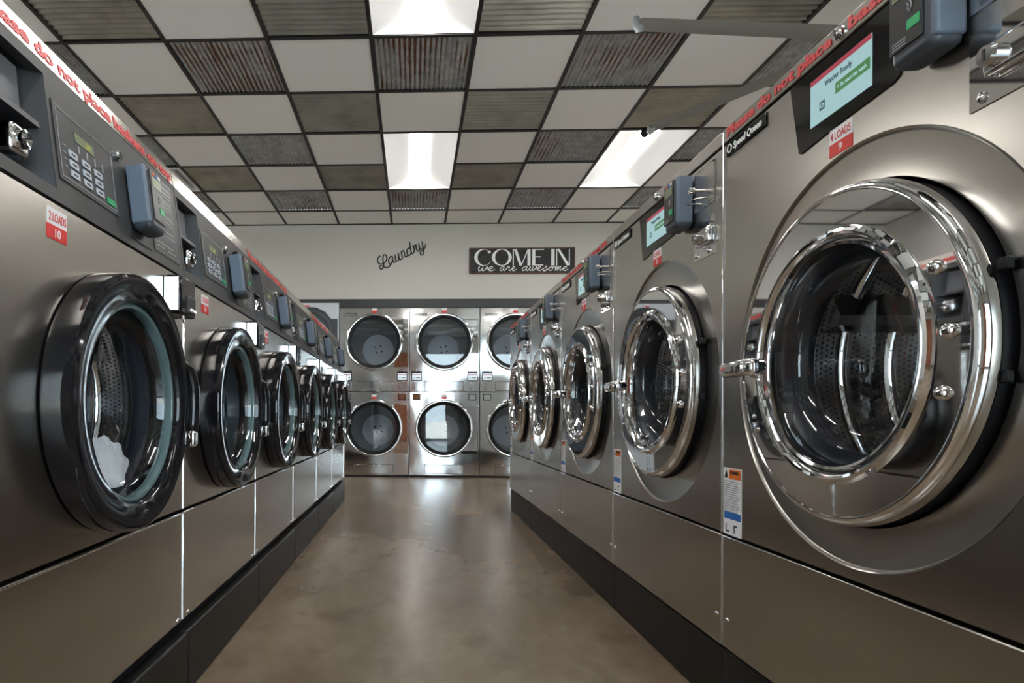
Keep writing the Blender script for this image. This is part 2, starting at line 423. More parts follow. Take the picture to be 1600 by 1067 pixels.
def troffer_meshes():
    hw, L, sag = TS / 2 - .012, 2 * TS - .032, .080
    n = 20; arch = [(-hw + 2 * hw * i / n, sag * (1 - (2 * i / n - 1) ** 2)) for i in range(n + 1)]
    vs = [(x, y, z) for x, z in arch for y in (-L / 2, L / 2)]
    cove = mk('cove', vs, [(2 * i, 2 * i + 1, 2 * i + 3, 2 * i + 2) for i in range(n)], 60)
    ends = []
    for s in (-1, 1):
        p = [(x, s * L / 2, z) for x, z in arch]; ends.append(mk('end', p, [tuple(range(len(p)))]))
    m = 12; lp = [(.075 * math.cos(PI + PI * i / m), sag - .009 + .010 * math.sin(PI + PI * i / m)) for i in range(m + 1)]
    vs = [(x, y, z) for x, z in lp for y in (-L / 2 + .004, L / 2 - .004)]
    lens = mk('lens', vs, [(2 * i, 2 * i + 1, 2 * i + 3, 2 * i + 2) for i in range(m)], 60)
    return cove, ends, lens
cove, ends, lens_m = troffer_meshes()
LL = {(0, 2): 'lit ceiling troffer in the middle column, nearer the beige wall', (3, 2): 'lit ceiling troffer on the right, above the right washer row',
      (0, -2): 'lit ceiling troffer cut off by the top edge of the picture'}
for c, r in LIGHTS:
    t = thing('ceiling_light', LL.get((c, r), 'lit ceiling troffer out of view, added to even out the room light'), 'light', (X0 + TS * (c + .5), Y0 + TS * (r + 1), H + .004), 0, 'ceiling troffers')
    part('reflector', cove, 'troffer', t); part('end_plate', ends[0], 'troffer', t); part('end_plate', ends[1], 'troffer', t)
    part('lens', lens_m, 'lens', t)
# air vent
v = thing('ceiling_vent', 'white square ceiling air vent above the left washer row', 'vent', (X0 + TS * -3.5, Y0 + TS * 3.5, H))
for k in range(4):
    a, b = .29 - .065 * k, .25 - .065 * k
    vs = [(sx * q, sy * q, z) for q, z in ((a, 0.0), (b, .03), (b - .012, .03), (a - .02, -.004)) for sx, sy in ((-1, -1), (1, -1), (1, 1), (-1, 1))]
    fs = [(q * 4 + i, q * 4 + (i + 1) % 4, ((q + 1) % 4) * 4 + (i + 1) % 4, ((q + 1) % 4) * 4 + i) for q in range(4) for i in range(4)]
    part('louvre', mk('louvre', vs, fs), 'vent_white', v, (0, 0, -.004 - .004 * k))
part('backing', box(-.29, .29, -.29, .29, .034, .04), 'vent_white', v)
# small fitting by the right troffer
f_ = thing('ceiling_hook', 'small dark fitting hanging at the near end of the right troffer', 'hook', (1.775, Y0 + TS * 2 + .02, H))
part('base', mk('dome', *tube([(0, 0, .0), (0, 0, -.02), (0, 0, -.045), (0, 0, -.055)], [.028, .03, .022, .004], 14), 50), 'rubber', f_)
part('stem', mk('stem', *tube([(-.03, 0, -.02), (.035, 0, -.02)], .007, 8), 50), 'rubber', f_)

# ------------------------------------------------------------------ big ceiling fan
fan = thing('ceiling_fan', 'large ceiling fan with long grey blades behind the right washers', 'fan', (2.304, 3.135, 2.6))
def cylz(r, z0, z1, seg=32): return mk('cyl', *tube([(0, 0, z0), (0, 0, z1)], r, seg), 50)
part('down_rod', cylz(.025, .05, .30), 'fan_metal', fan); part('canopy', cylz(.08, .27, .312), 'fan_metal', fan)
part('motor', mk('motor', *tube([(0, 0, -.09), (0, 0, -.07), (0, 0, .05), (0, 0, .07)], [.10, .15, .15, .08], 40), 50), 'fan_metal', fan)
def blade_mesh():
    vs, fs = [], []; n = 10; pit = math.radians(14)
    prof = [(-.055, .0), (-.03, .012), (.01, .014), (.055, .002), (.01, -.006), (-.03, -.006)]
    for i in range(n + 1):
        x = .14 + (1.23 - .14) * i / n; k = .80 - .12 * i / n
        for a, b in prof: vs.append((x, k * (a * math.cos(pit) - b * math.sin(pit)), k * (a * math.sin(pit) + b * math.cos(pit))))
    m = len(prof)
    for i in range(n):
        for k in range(m): fs.append((i * m + k, i * m + (k + 1) % m, (i + 1) * m + (k + 1) % m, (i + 1) * m + k))
    fs += [tuple(range(m)), tuple(range(n * m + m - 1, n * m - 1, -1))]
    return mk('blade', vs, fs, 40)
bl = blade_mesh(); wl = mk('winglet', *tube([(1.225, 0, -.035), (1.235, 0, 0), (1.245, 0, .04)], [.02, .034, .012], 12, True, .25), 60)
for k in range(6):
    a = math.radians(185.5 - 58 * k)
    b = part('blade', bl, 'fan_metal', fan); b.rotation_euler = (0, 0, a)
    w = part('winglet', wl, 'winglet', b)

# ------------------------------------------------------------------ card reader shared by the washers (local origin at its back-left-bottom)
def reader(parent, x, z, y, side):
    r = part('card_reader', cached(('reader', side), lambda: box(0, .075, -.045, 0, 0, .135, .012, 3)), 'reader_dark', parent, (x, y, z), 'grey payment reader')
    cv = (-.004, .012) if side < 0 else (.063, .079)
    part('side_cover', box(cv[0], cv[1], -.043, -.002, .012, .136, .005, 2), 'reader', r)
    fx0, fx1 = (.014, .072) if side < 0 else (.003, .061)
    part('reader_face', box(fx0, fx1, -.0475, -.044, .022, .131, .001, 1), 'reader_face', r)
    part('display', box(fx0 + .006, fx1 - .006, -.0482, -.047, .094, .116), 'lcd_green', r)
    for i, m in enumerate(('orange', 'blue', 'white_text')): part('card_logo', box(fx0 + .012 + i * .014, fx0 + .022 + i * .014, -.0482, -.047, .120, .127), m, r)
    part('green_key', box(fx1 - .026, fx1 - .004, -.0484, -.047, .042, .056, .001, 1), 'green', r)
    cx, cz = (fx0 + fx1) / 2, .075
    for rr in (.006, .011):
        pts = [(cx + rr * math.cos(t), -.0478, cz + rr * math.sin(t)) for t in [math.radians(-50 + 20 * q) for q in range(6)]]
        part('tap_symbol', cached(('tap', rr, side), lambda: tube_mesh(pts, .0009, 6)), 'grey_ink', r)
    for q in range(3): part('print_line', box(fx0 + .006, fx0 + .03, -.0478, -.047, .034 - q * .004, .0355 - q * .004), 'grey_ink', r)
    return r
def sticker(parent, x, z, w, h, a, b, y=0.):
    s = part('load_sticker', box(x, x + w, y - .0012, y + .0002, z + h * .46, z + h), 'white_sticker', parent, label='white and red load sticker')
    part('sticker_band', box(x, x + w, y - .0012, y + .0002, z, z + h * .46), 'red', s)
    if a: part('lettering', text(a, h * .40, x + w * .06, z + h * .58, y - .0014, w * .88), 'red_text', s)
    if b: part('number', text(b, h * .40, x + w * .5, z + h * .09, y - .0014, None, 0, 0, 'CENTER'), 'white_text', s)
    return s
def nameplate(parent, x, z, w, h, y=0.):
    n = part('nameplate', box(x, x + w, y - .004, y, z, z + h, .0012, 1), 'gloss_black', parent, label='black maker nameplate')
    part('lettering', text('Speed Queen', h * .72, x + h * 1.05, z + h * .26, y - .0045, w - h * 1.5, .0004, .15), 'white_text', n)
    pts = [(x + h * .52 + h * .3 * math.cos(t), y - .0045, z + h * .5 + h * .3 * math.sin(t)) for t in [2 * PI * k / 14 for k in range(15)]]
    part('emblem', cached(('emb', x, z, h, y), lambda: tube_mesh(pts, h * .05, 6)), 'white_text', n)
def screw(name, parent, x, z, y=0., r=.006, m='chrome'):
    return part(name, cached(('scr', r), lambda: revolve([(r, 0), (r * .95, r * .35), (r * .6, r * .65), (.0005, r * .75)], 16)), m, parent, (x, y, z))
BAND_TEXT = 'Please do not place baskets on top'

# ------------------------------------------------------------------ large washers, right row
RW = .801
def drum(parent, cx, cz, R, yfront, depth, dark='drum_perf'):
    d = part('drum', cached(('drum', R, depth), lambda: revolve([(R * .80, 0), (R * .93, -.008), (R, -.03), (R, -depth)], 72)), dark, parent, (cx, yfront, cz))
    for f_r in (.25, .5, .75):
        part('drum_ridge', cached(('ridge', R), lambda: revolve([(R, .014), (R - .010, .006), (R - .012, 0), (R - .010, -.006), (R, -.014)], 72)), 'chrome', d, (0, depth * f_r, 0))
    part('drum_back', disc(R, -depth), 'drum_back_perf', d)
    part('drum_hub', cached(('hub', R), lambda: revolve([(R * .36, 0), (R * .33, .008), (R * .1, .016), (.001, .018)], 40)), 'drum_vane', d, (0, depth - .002, 0))
    for k in range(3):
        a = 2 * PI * k / 3 + .6
        vs, fs = [], []
        for q, y in enumerate((.05, depth - .01)):
            for dt, rr in ((-.16, R - .001), (-.05, R * .82), (.05, R * .82), (.16, R - .001)): vs.append((rr * math.cos(a + dt), y, rr * math.sin(a + dt)))
        fs = [(0, 1, 5, 4), (1, 2, 6, 5), (2, 3, 7, 6), (0, 3, 2, 1), (4, 5, 6, 7)]
        part('drum_vane', cached(('vane', R, depth, k), lambda: mk('vane', vs, fs, 30)), 'drum_vane', d)
    return d
def right_washer(yfar, label, num, lettered):
    t = thing('front_load_washer', label, 'washer', (.735, yfar, 0), -PI / 2, 'large washers of the right row')
    g = .0025; a, b = g, RW - g
    cx, cz = .432, .812
    part('cabinet', shell(a, b, .012, .82, .168, 1.388), 'body_steel', t)
    part('plinth', box(.001, RW - .001, .006, .80, 0, .160, .002, 1), 'plinth', t, label='black base under the washer')
    lp = part('lower_panel', box(a, b, 0, .014, .167, .431, .003, 2), 'steel', t)
    for x in (.025, RW - .025): screw('screw', lp, x, .235, 0., .006)
    part('front_panel', panel_hole(a, b, .436, 1.355, cx, cz, [(.354, 0.), (.350, .004), (.346, .0055), (.284, .0055), (.278, .02)]), 'steel', t)
    bd = part('top_band', box(a, b, -.002, .03, 1.358, 1.390, .0012, 2), 'steel', t)
    if lettered:
        part('lettering', text('Please do not place', .029, .02, 1.3662, -.0027, .362, .0011), 'red_text', bd, label='red warning lettering')
        part('lettering', text('baskets on top', .029, .424, 1.3662, -.0027, .300, .0011), 'red_text', bd, label='red warning lettering')
    lk = screw('band_lock', t, .404, 1.374, -.002, .012); part('key_slot', box(-.0015, .0015, -.010, -.0085, -.005, .005), 'black_ink', lk)
    part('edge_trim', box(0., .004, -.003, .02, .170, 1.386, .001, 1), 'chrome', t)
    nameplate(t, .022, 1.318, .16, .030)
    # touch screen in its black bezel
    bez = [(.266, 1.347), (.272, 1.350), (.548, 1.350), (.540, 1.238), (.535, 1.229), (.522, 1.223), (.40, 1.218), (.298, 1.209), (.293, 1.212)]
    bz = part('screen_bezel', prism(bez, -.003, .003), 'bezel', t, label='black touch screen surround')
    sc = part('screen', box(.329, .481, -.0042, -.002, 1.243, 1.327), 'lcd', bz, label='lit touch screen')
    part('screen_bar', box(.329, .481, -.0046, -.004, 1.318, 1.327), 'lcd_red', bz)
    part('screen_button', box(.397, .478, -.0046, -.004, 1.272, 1.291), 'lcd_btn', bz)
    part('lettering', text('Washer Ready', .0145, .369, 1.300, -.0046, .068, 0), 'lcd_ink', bz)
    part('lettering', text('+ To start the wash', .010, .402, 1.278, -.0050, .068, 0), 'lcd', bz)
    part('screen_icon', box(.355, .369, -.0046, -.004, 1.262, 1.278), 'lcd_ink', bz)
    part('screen_icon', cached(('icon',), lambda: tube_mesh([(.362 + .004 * math.cos(q * PI / 6), -.0048, 1.270 + .004 * math.sin(q * PI / 6)) for q in range(13)], .0008, 6)), 'lcd', bz)
    sticker(t, .377, 1.1675, .056, .048, '4 LOADS', num)
    reader(t, .575, 1.208, -.002, 1)
    # coin drop plate and lock plate
    cp = part('coin_plate', prism([(.653, 1.24), (.763, 1.24), (.763, 1.342), (.653, 1.342)], -.002, .002), 'chrome', t, label='chrome recessed coin plate')
    part('plate_recess', box(.668, .760, -.0028, -.001, 1.246, 1.336), 'steel', cp)
    part('coin_knob', cached(('knob',), lambda: revolve([(.004, 0), (.004, .02), (.008, .022), (.008, .034), (.001, .036)], 20)), 'chrome', cp, (.700, -.002, 1.285))
    part('coin_loop', cached(('loop',), lambda: tube_mesh([(.672, -.002, 1.262), (.672, -.03, 1.258), (.676, -.034, 1.258), (.715, -.034, 1.258), (.719, -.03, 1.258), (.719, -.002, 1.262)], .002, 8)), 'chrome', cp)
    lp2 = part('lock_plate', prism([(.653, 1.112), (.763, 1.112), (.763, 1.208), (.653, 1.208)], -.002, .002), 'chrome', t, label='chrome coin box lock plate')
    lb = part('lock_housing', box(.684, .756, -.016, -.001, 1.140, 1.184, .007, 3), 'chrome', lp2)
    part('lock_cylinder', cached(('lockc',), lambda: revolve([(.014, 0), (.014, .012), (.011, .016), (.001, .016)], 28)), 'dark_chrome', lp2, (.702, -.012, 1.162))
    part('key_slot', box(.7005, .7035, -.0290, -.0270, 1.155, 1.169), 'black_ink', lp2)
    screw('screw', lp2, .672, 1.124, -.002, .007); screw('screw', lp2, .735, 1.124, -.002, .007)
    # warning label
    wlb = part('warning_label', box(.010, .088, -.001, .0003, .437, .592), 'white_sticker', t, label='white warning label with orange and blue bands')
    part('label_band', box(.034, .086, -.0014, -.0005, .567, .589), 'orange', wlb)
    part('label_band', box(.014, .086, -.0014, -.0005, .474, .490), 'blue', wlb)
    part('lettering', text('WARNING', .011, .040, .578, -.0016, .040, .0002), 'black_ink', wlb)
    part('flame_mark', prism([(.015, .570), (.022, .567), (.029, .571), (.027, .579), (.022, .588), (.019, .580)], -.0014, -.0005), 'black_ink', wlb)
    for q in range(15): part('print_line', box(.014, .082 - .012 * ((q * 7) % 4) / 3, -.0013, -.0005, .560 - q * .0050, .5622 - q * .0050), 'grey_ink', wlb)
    for q in range(2):
        part('print_line', box(.020 + q * .036, .024 + q * .036, -.0013, -.0005, .443, .462), 'black_ink', wlb); part('print_line', box(.020 + q * .036, .036 + q * .036, -.0013, -.0005, .443 + .015 * q, .447 + .015 * q), 'black_ink', wlb)
    # door
    part('door_seal', cached(('rseal',), lambda: revolve([(.277, -.012), (.277, .010), (.270, .012), (.262, .010)], 96)), 'rubber', t, (cx, 0, cz))
    dr = part('door_ring', cached(('rring',), lambda: revolve([(.262, .008), (.272, .0085), (.279, .011), (.281, .016), (.280, .027), (.277, .034), (.272, .0385), (.268, .0395), (.2665, .0390), (.2655, .0370), (.2650, .0370), (.2640, .0370), (.2140, .0375), (.2130, .0375), (.2120, .0390), (.209, .0455), (.2045, .0480), (.2000, .0470), (.196, .042), (.192, .028)], 128)), 'chrome', t, (cx, 0, cz), 'polished chrome door ring')
    part('inner_step', cached(('rstep',), lambda: revolve([(.193, .034), (.189, .040), (.184, .038), (.180, .026), (.178, .0)], 96)), 'dark_chrome', dr)
    part('gasket', cached(('rgask',), lambda: revolve([(.180, .012), (.175, .006), (.171, -.02), (.168, -.045), (.176, -.052), (.25, -.053)], 96)), 'gasket', dr, label='dark rubber door gasket')
    part('door_glass', cached(('rglass',), lambda: revolve([(.184, .028), (.178, .020), (.172, -.006), (.162, -.026), (.12, -.036), (.06, -.040), (.0005, -.041)], 72, smooth=80)), 'door_glass', dr, label='clear glass door bowl')
    for an in (25, 3, -17):
        q = math.radians(an); part('hinge_bolt', cached(('bolt',), lambda: revolve([(.010, -.004), (.010, .003), (.008, .008), (.004, .0105), (.0005, .011)], 20)), 'chrome', dr, (.236 * math.cos(q), -.036, .236 * math.sin(q)))
    for an in (204, 211):
        q = math.radians(an); screw('screw', dr, .246 * math.cos(q), .246 * math.sin(q), -.037, .0045)
    hd = part('door_handle', cached(('rhandle',), lambda: box(-.292, -.165, -.080, -.054, -.019, .015, .0125, 4)), 'chrome', dr, label='chrome door handle')
    part('handle_pivot', cached(('rpiv',), lambda: revolve([(.017, .02), (.017, .068), (.013, .086), (.001, .088)], 24)), 'chrome', dr, (-.200, 0, -.001))
    for q in (-.05, .09): part('hinge_block', box(.266, .281, -.009, .002, q - .008, q + .008, .002, 1), 'rubber', dr)
    drum(t, cx, cz, .255, .056, .40)
    return t
RL = ['large stainless washer nearest on the right, sticker reading 4 LOADS 9', 'second large stainless washer from the front in the right row',
      'middle one of the five large washers in the right row', 'large stainless washer second from the far end of the right row', 'large stainless washer at the far end of the right row by the dryers']
for i in range(5): right_washer(1.497 + RW * i, RL[i], str(9 - i), i % 2 == 0)

# ------------------------------------------------------------------ small washers, left row
LW = .7192
def lean_box(x0, x1, zs, y_front, thick, bev=0):
    """slab whose front follows the leaning fascia; zs=(z0,z1), y_front=(y at z0,y at z1)"""
    (z0, z1), (f0, f1) = zs, y_front
    def f():
        v = [(x, y, z) for x in (x0, x1) for (y, z) in ((f0, z0), (f0 + thick, z0), (f1 + thick, z1), (f1, z1))]
        return mk('lean', v, [(0, 1, 2, 3), (7, 6, 5, 4), (0, 3, 7, 4), (1, 5, 6, 2), (3, 2, 6, 7), (0, 4, 5, 1)])
    return cached(('lean', x0, x1, zs, y_front, thick), f)
F0, F1 = (1.060, 0.), (1.292, .030)
def fy(z): return (z - F0[0]) / (F1[0] - F0[0]) * F1[1]
def on_fascia(x0, x1, z0, z1, proud, thick=.004): return lean_box(x0, x1, (z0, z1), (fy(z0) - proud, fy(z1) - proud), thick)
LEAN = math.atan2(F1[1], F1[0] - F0[0])
def left_washer(ynear, label, num, lettered):
    t = thing('compact_washer', label, 'washer', (-.585, ynear, 0), PI / 2, 'small washers of the left row')
    g = .002; a, b = g, LW - g; cx, cz = .352, .733
    part('cabinet', shell(a, b, .055, .72, .190, 1.334), 'body_steel', t)
    pl = part('plinth', box(.001, LW - .001, -.014, .70, 0, .158, .006, 2), 'plinth', t, label='black base under the washer')
    part('toe_gap', box(.003, LW - .003, .02, .70, .158, .19), 'rubber', pl)
    lp = part('lower_panel', box(a, b, 0, .06, .186, .462, .004, 2), 'steel_left', t)
    part('panel_lip', box(a, b, -.004, .006, .459, .465, .0025, 2), 'chrome', lp)
    screw('screw', lp, .035, .196, 0, .006); screw('screw', lp, LW - .035, .196, 0, .006)
    part('front_panel', panel_hole(a, b, .470, 1.056, cx, cz, [(.236, 0.), (.228, .01)], flange=.06), 'steel_left', t)
    part('edge_trim', box(b - .005, b, -.003, .01, .470, 1.056, .001, 1), 'chrome', t); part('edge_trim', box(b - .005, b, -.003, .01, .190, .458, .001, 1), 'chrome', t)
    # leaning fascia built around the soap recess
    fa = part('control_fascia', on_fascia(.160, b, F0[0], F1[0], 0., .02), 'fascia', t, label='charcoal leaning control fascia')
    part('fascia_edge', on_fascia(a, .160, F0[0], 1.082, 0., .02), 'fascia', fa); part('fascia_edge', on_fascia(a, .160, 1.272, F1[0], 0., .02), 'fascia', fa)
    part('fascia_edge', on_fascia(a, .012, 1.082, 1.272, 0., .02), 'fascia', fa)
    rc = part('soap_recess', cached(('recess',), lambda: mk('recess', [(.012, .004, 1.080), (.160, .004, 1.080), (.160, .028, 1.274), (.012, .028, 1.274), (.016, .075, 1.084), (.125, .075, 1.084), (.125, .085, 1.268), (.016, .085, 1.268)], [(0, 1, 5, 4), (1, 2, 6, 5), (2, 3, 7, 6), (3, 0, 4, 7), (4, 5, 6, 7)])), 'fascia_dark', t, label='black detergent recess')
    part('soap_lid', lean_box(.018, .122, (1.185, 1.262), (.040, .048), .012), 'recess_lid', rc)
    part('soap_ledge', lean_box(.014, .140, (1.172, 1.182), (.020, .022), .06), 'fascia_dark', rc)
    part('lock_body', box(.060, .105, .012, .074, 1.105, 1.150, .008, 3), 'chrome', rc, label='chrome coin lock')
    part('lock_cylinder', cached(('llock',), lambda: revolve([(.014, 0), (.014, .008), (.010, .010), (.001, .006)], 24)), 'dark_chrome', rc, (.083, .012, 1.128))
    # keypad overlay
    kp = part('keypad_panel', on_fascia(.172, .378, 1.105, 1.238, .002), 'keypad', t, label='black keypad panel')
    for (p, q, r, s) in ((.180, .370, 1.229, 1.2305), (.180, .370, 1.112, 1.1135), (.180, .1815, 1.112, 1.2305), (.3685, .370, 1.112, 1.2305)): part('outline', on_fascia(p, q, r, s, .0028, .002), 'print_grey', kp)
    part('display', on_fascia(.235, .300, 1.193, 1.210, .0028, .002), 'lcd_green', kp)
    part('lettering', cached(('ldig',), lambda: text('2.0', .014, .268, 1.196, fy(1.2) - .0034)), 'led', kp)
    for c in range(3):
        for r in range(3):
            x = .207 + c * .043; z = 1.168 - r * .0175 - c * .0
            part('key', on_fascia(x, x + .027, z - .012, z, .004, .003), 'button', kp)
            part('key_mark', on_fascia(x + .007, x + .020, z - .0075, z - .0045, .0046, .002), 'fascia', kp)
    for c in range(4): part('key_mark', on_fascia(.242 + c * .028, .246 + c * .028, 1.174, 1.188, .0028, .002), 'print_grey', kp)
    for c in range(4): part('key_mark', on_fascia(.190, .200, 1.133 + c * .012, 1.135 + c * .012, .0028, .002), 'print_grey', kp)
    part('start_key', on_fascia(.333, .362, 1.118, 1.130, .004, .003), 'green', kp, label='green start key')
    # reader, key lock, knob, instruction print
    rd = reader(t, .432, 1.095, 0, -1); rd.rotation_euler = (-LEAN, 0, 0); rd.location = (.432, fy(1.095) - .0005, 1.095)
    lk = part('fascia_lock', cached(('flock',), lambda: revolve([(.011, 0), (.011, .006), (.008, .009), (.001, .009)], 24)), 'chrome', t, (.402, fy(1.238), 1.238))
    part('reader_plate', on_fascia(.425, .525, 1.078, 1.094, .002), 'fascia_dark', t); 
    kb = part('reader_bolt', cached(('rbolt',), lambda: revolve([(.010, 0), (.010, .014), (.007, .018), (.001, .019)], 20)), 'rubber', t, (.512, fy(1.252), 1.252))
    ip = part('instruction_panel', on_fascia(.545, .690, 1.085, 1.275, .0012), 'keypad', t, label='printed instruction panel')
    for q in range(5):
        z0 = 1.092 + q * .036
        for (p, r, s, u) in ((.552, .684, z0, z0 + .001), (.552, .684, z0 + .031, z0 + .032), (.552, .553, z0, z0 + .032), (.683, .684, z0, z0 + .032)): part('print_line', on_fascia(p, r, s, u, .0018, .001), 'print_grey', ip)
        for w in range(4): part('print_line', on_fascia(.560 + (w % 2) * .06, .600 + (w % 2) * .06 + .01 * ((q + w) % 3), z0 + .008 + (w // 2) * .010, z0 + .011 + (w // 2) * .010, .0018, .001), 'print_grey', ip)
    bd = part('top_band', lean_box(a, b, (1.294, 1.336), (.0305, .040), .03), 'steel_left', t)
    if lettered:
        lt = part('lettering', text(BAND_TEXT, .035, 0, 0, 0, .70, .0012, .0), 'red_text', bd, (.008, .0317, 1.3025), 'red warning lettering'); lt.rotation_euler = (-math.atan2(.0095, .042), 0, 0)
    sticker(t, .127, .994, .055, .050, '2 LOADS', num)
    # door
    dr = part('door_ring', cached(('lring',), lambda: revolve([(.228, .0), (.240, .001), (.2475, .003), (.2485, .008), (.2475, .050), (.2455, .056), (.241, .059), (.200, .057), (.197, .055), (.195, .050), (.192, .036), (.188, -.012)], 112)), 'gloss_black', t, (cx, 0, cz), 'glossy black door ring')
    part('glass_rim', cached(('lrim',), lambda: revolve([(.1935, .040), (.189, .043), (.183, .042), (.181, .036), (.182, .022), (.190, .020)], 96)), 'teal_glass', dr, label='pale green edge of the thick glass')
    part('door_glass', cached(('lglass',), lambda: revolve([(.182, .034), (.178, .016), (.170, .002), (.14, -.006), (.07, -.010), (.0005, -.011)], 72, smooth=80)), 'door_glass', dr, label='clear glass door bowl')
    part('gasket', cached(('lgask',), lambda: revolve([(.189, -.010), (.184, -.03), (.187, -.055), (.222, -.058)], 80)), 'gasket', dr)
    hd = part('door_handle', cached(('lhandle',), lambda: tube_mesh([(.222, -.045, -.10), (.246, -.058, -.085), (.258, -.062, -.045), (.262, -.062, .0), (.258, -.062, .045), (.246, -.058, .085), (.222, -.045, .10)], [.008, .013, .015, .015, .015, .013, .008], 14)), 'gloss_black', dr, label='curved black door pull')
    part('handle_tip', cached(('ltip',), lambda: box(.236, .262, -.075, -.052, -.098, -.060, .006, 2)), 'chrome', dr)
    lt = part('door_latch', box(.590, .690, -.040, .0, .948, 1.040, .006, 2), 'gloss_black', t, label='glossy black latch box')
    part('latch_side', box(.5865, .5905, -.036, -.001, .955, 1.034, .001, 1), 'chrome', lt); part('latch_grip', box(.625, .683, -.0425, -.038, .953, .998, .003, 2), 'fascia_dark', lt)
    part('latch_lever', box(.640, .675, -.048, -.040, .958, .968, .003, 2), 'chrome', lt)
    drum(t, cx, cz, .225, .062, .36)
    return t
LLb = ['small stainless washer nearest on the left, sticker reading 2 LOADS 10', 'second small washer from the front in the left row',
       'third small washer from the front in the left row', 'fourth small washer from the front in the left row', 'small washer second from the far end of the left row', 'small washer at the far end of the left row by the dryers']
for i in range(6): left_washer(.8335 + LW * i, LLb[i], str(10 + i), i % 2 == 0)
# suds in the drum of the nearest left washer
def foam_mesh():
    random.seed(4); vs, fs = [], []; n, m = 40, 18
    for j in range(m + 1):
        for i in range(n):
            a, b = 2 * PI * i / n, PI / 2 * j / m
            k = 1 + .05 * math.sin(5 * a + 3 * b) + .04 * math.sin(9 * a - 7 * b) + .04 * math.sin(13 * b + 2 * a)
            vs.append((.026 * math.cos(a) * math.cos(b) * k, .110 * math.sin(a) * math.cos(b) * k, .095 * math.sin(b) * k))
    for j in range(m):
        for i in range(n): fs.append((j * n + i, j * n + (i + 1) % n, (j + 1) * n + (i + 1) % n, (j + 1) * n + i))
    return mk('foam', vs, fs, 80)
fo = part('soap_suds', foam_mesh(), 'foam', None, (-.629, 1.222, .562)); fo.rotation_euler = (0, 0, 0)
tag(fo, 'white heap of suds inside the nearest left washer', 'suds')

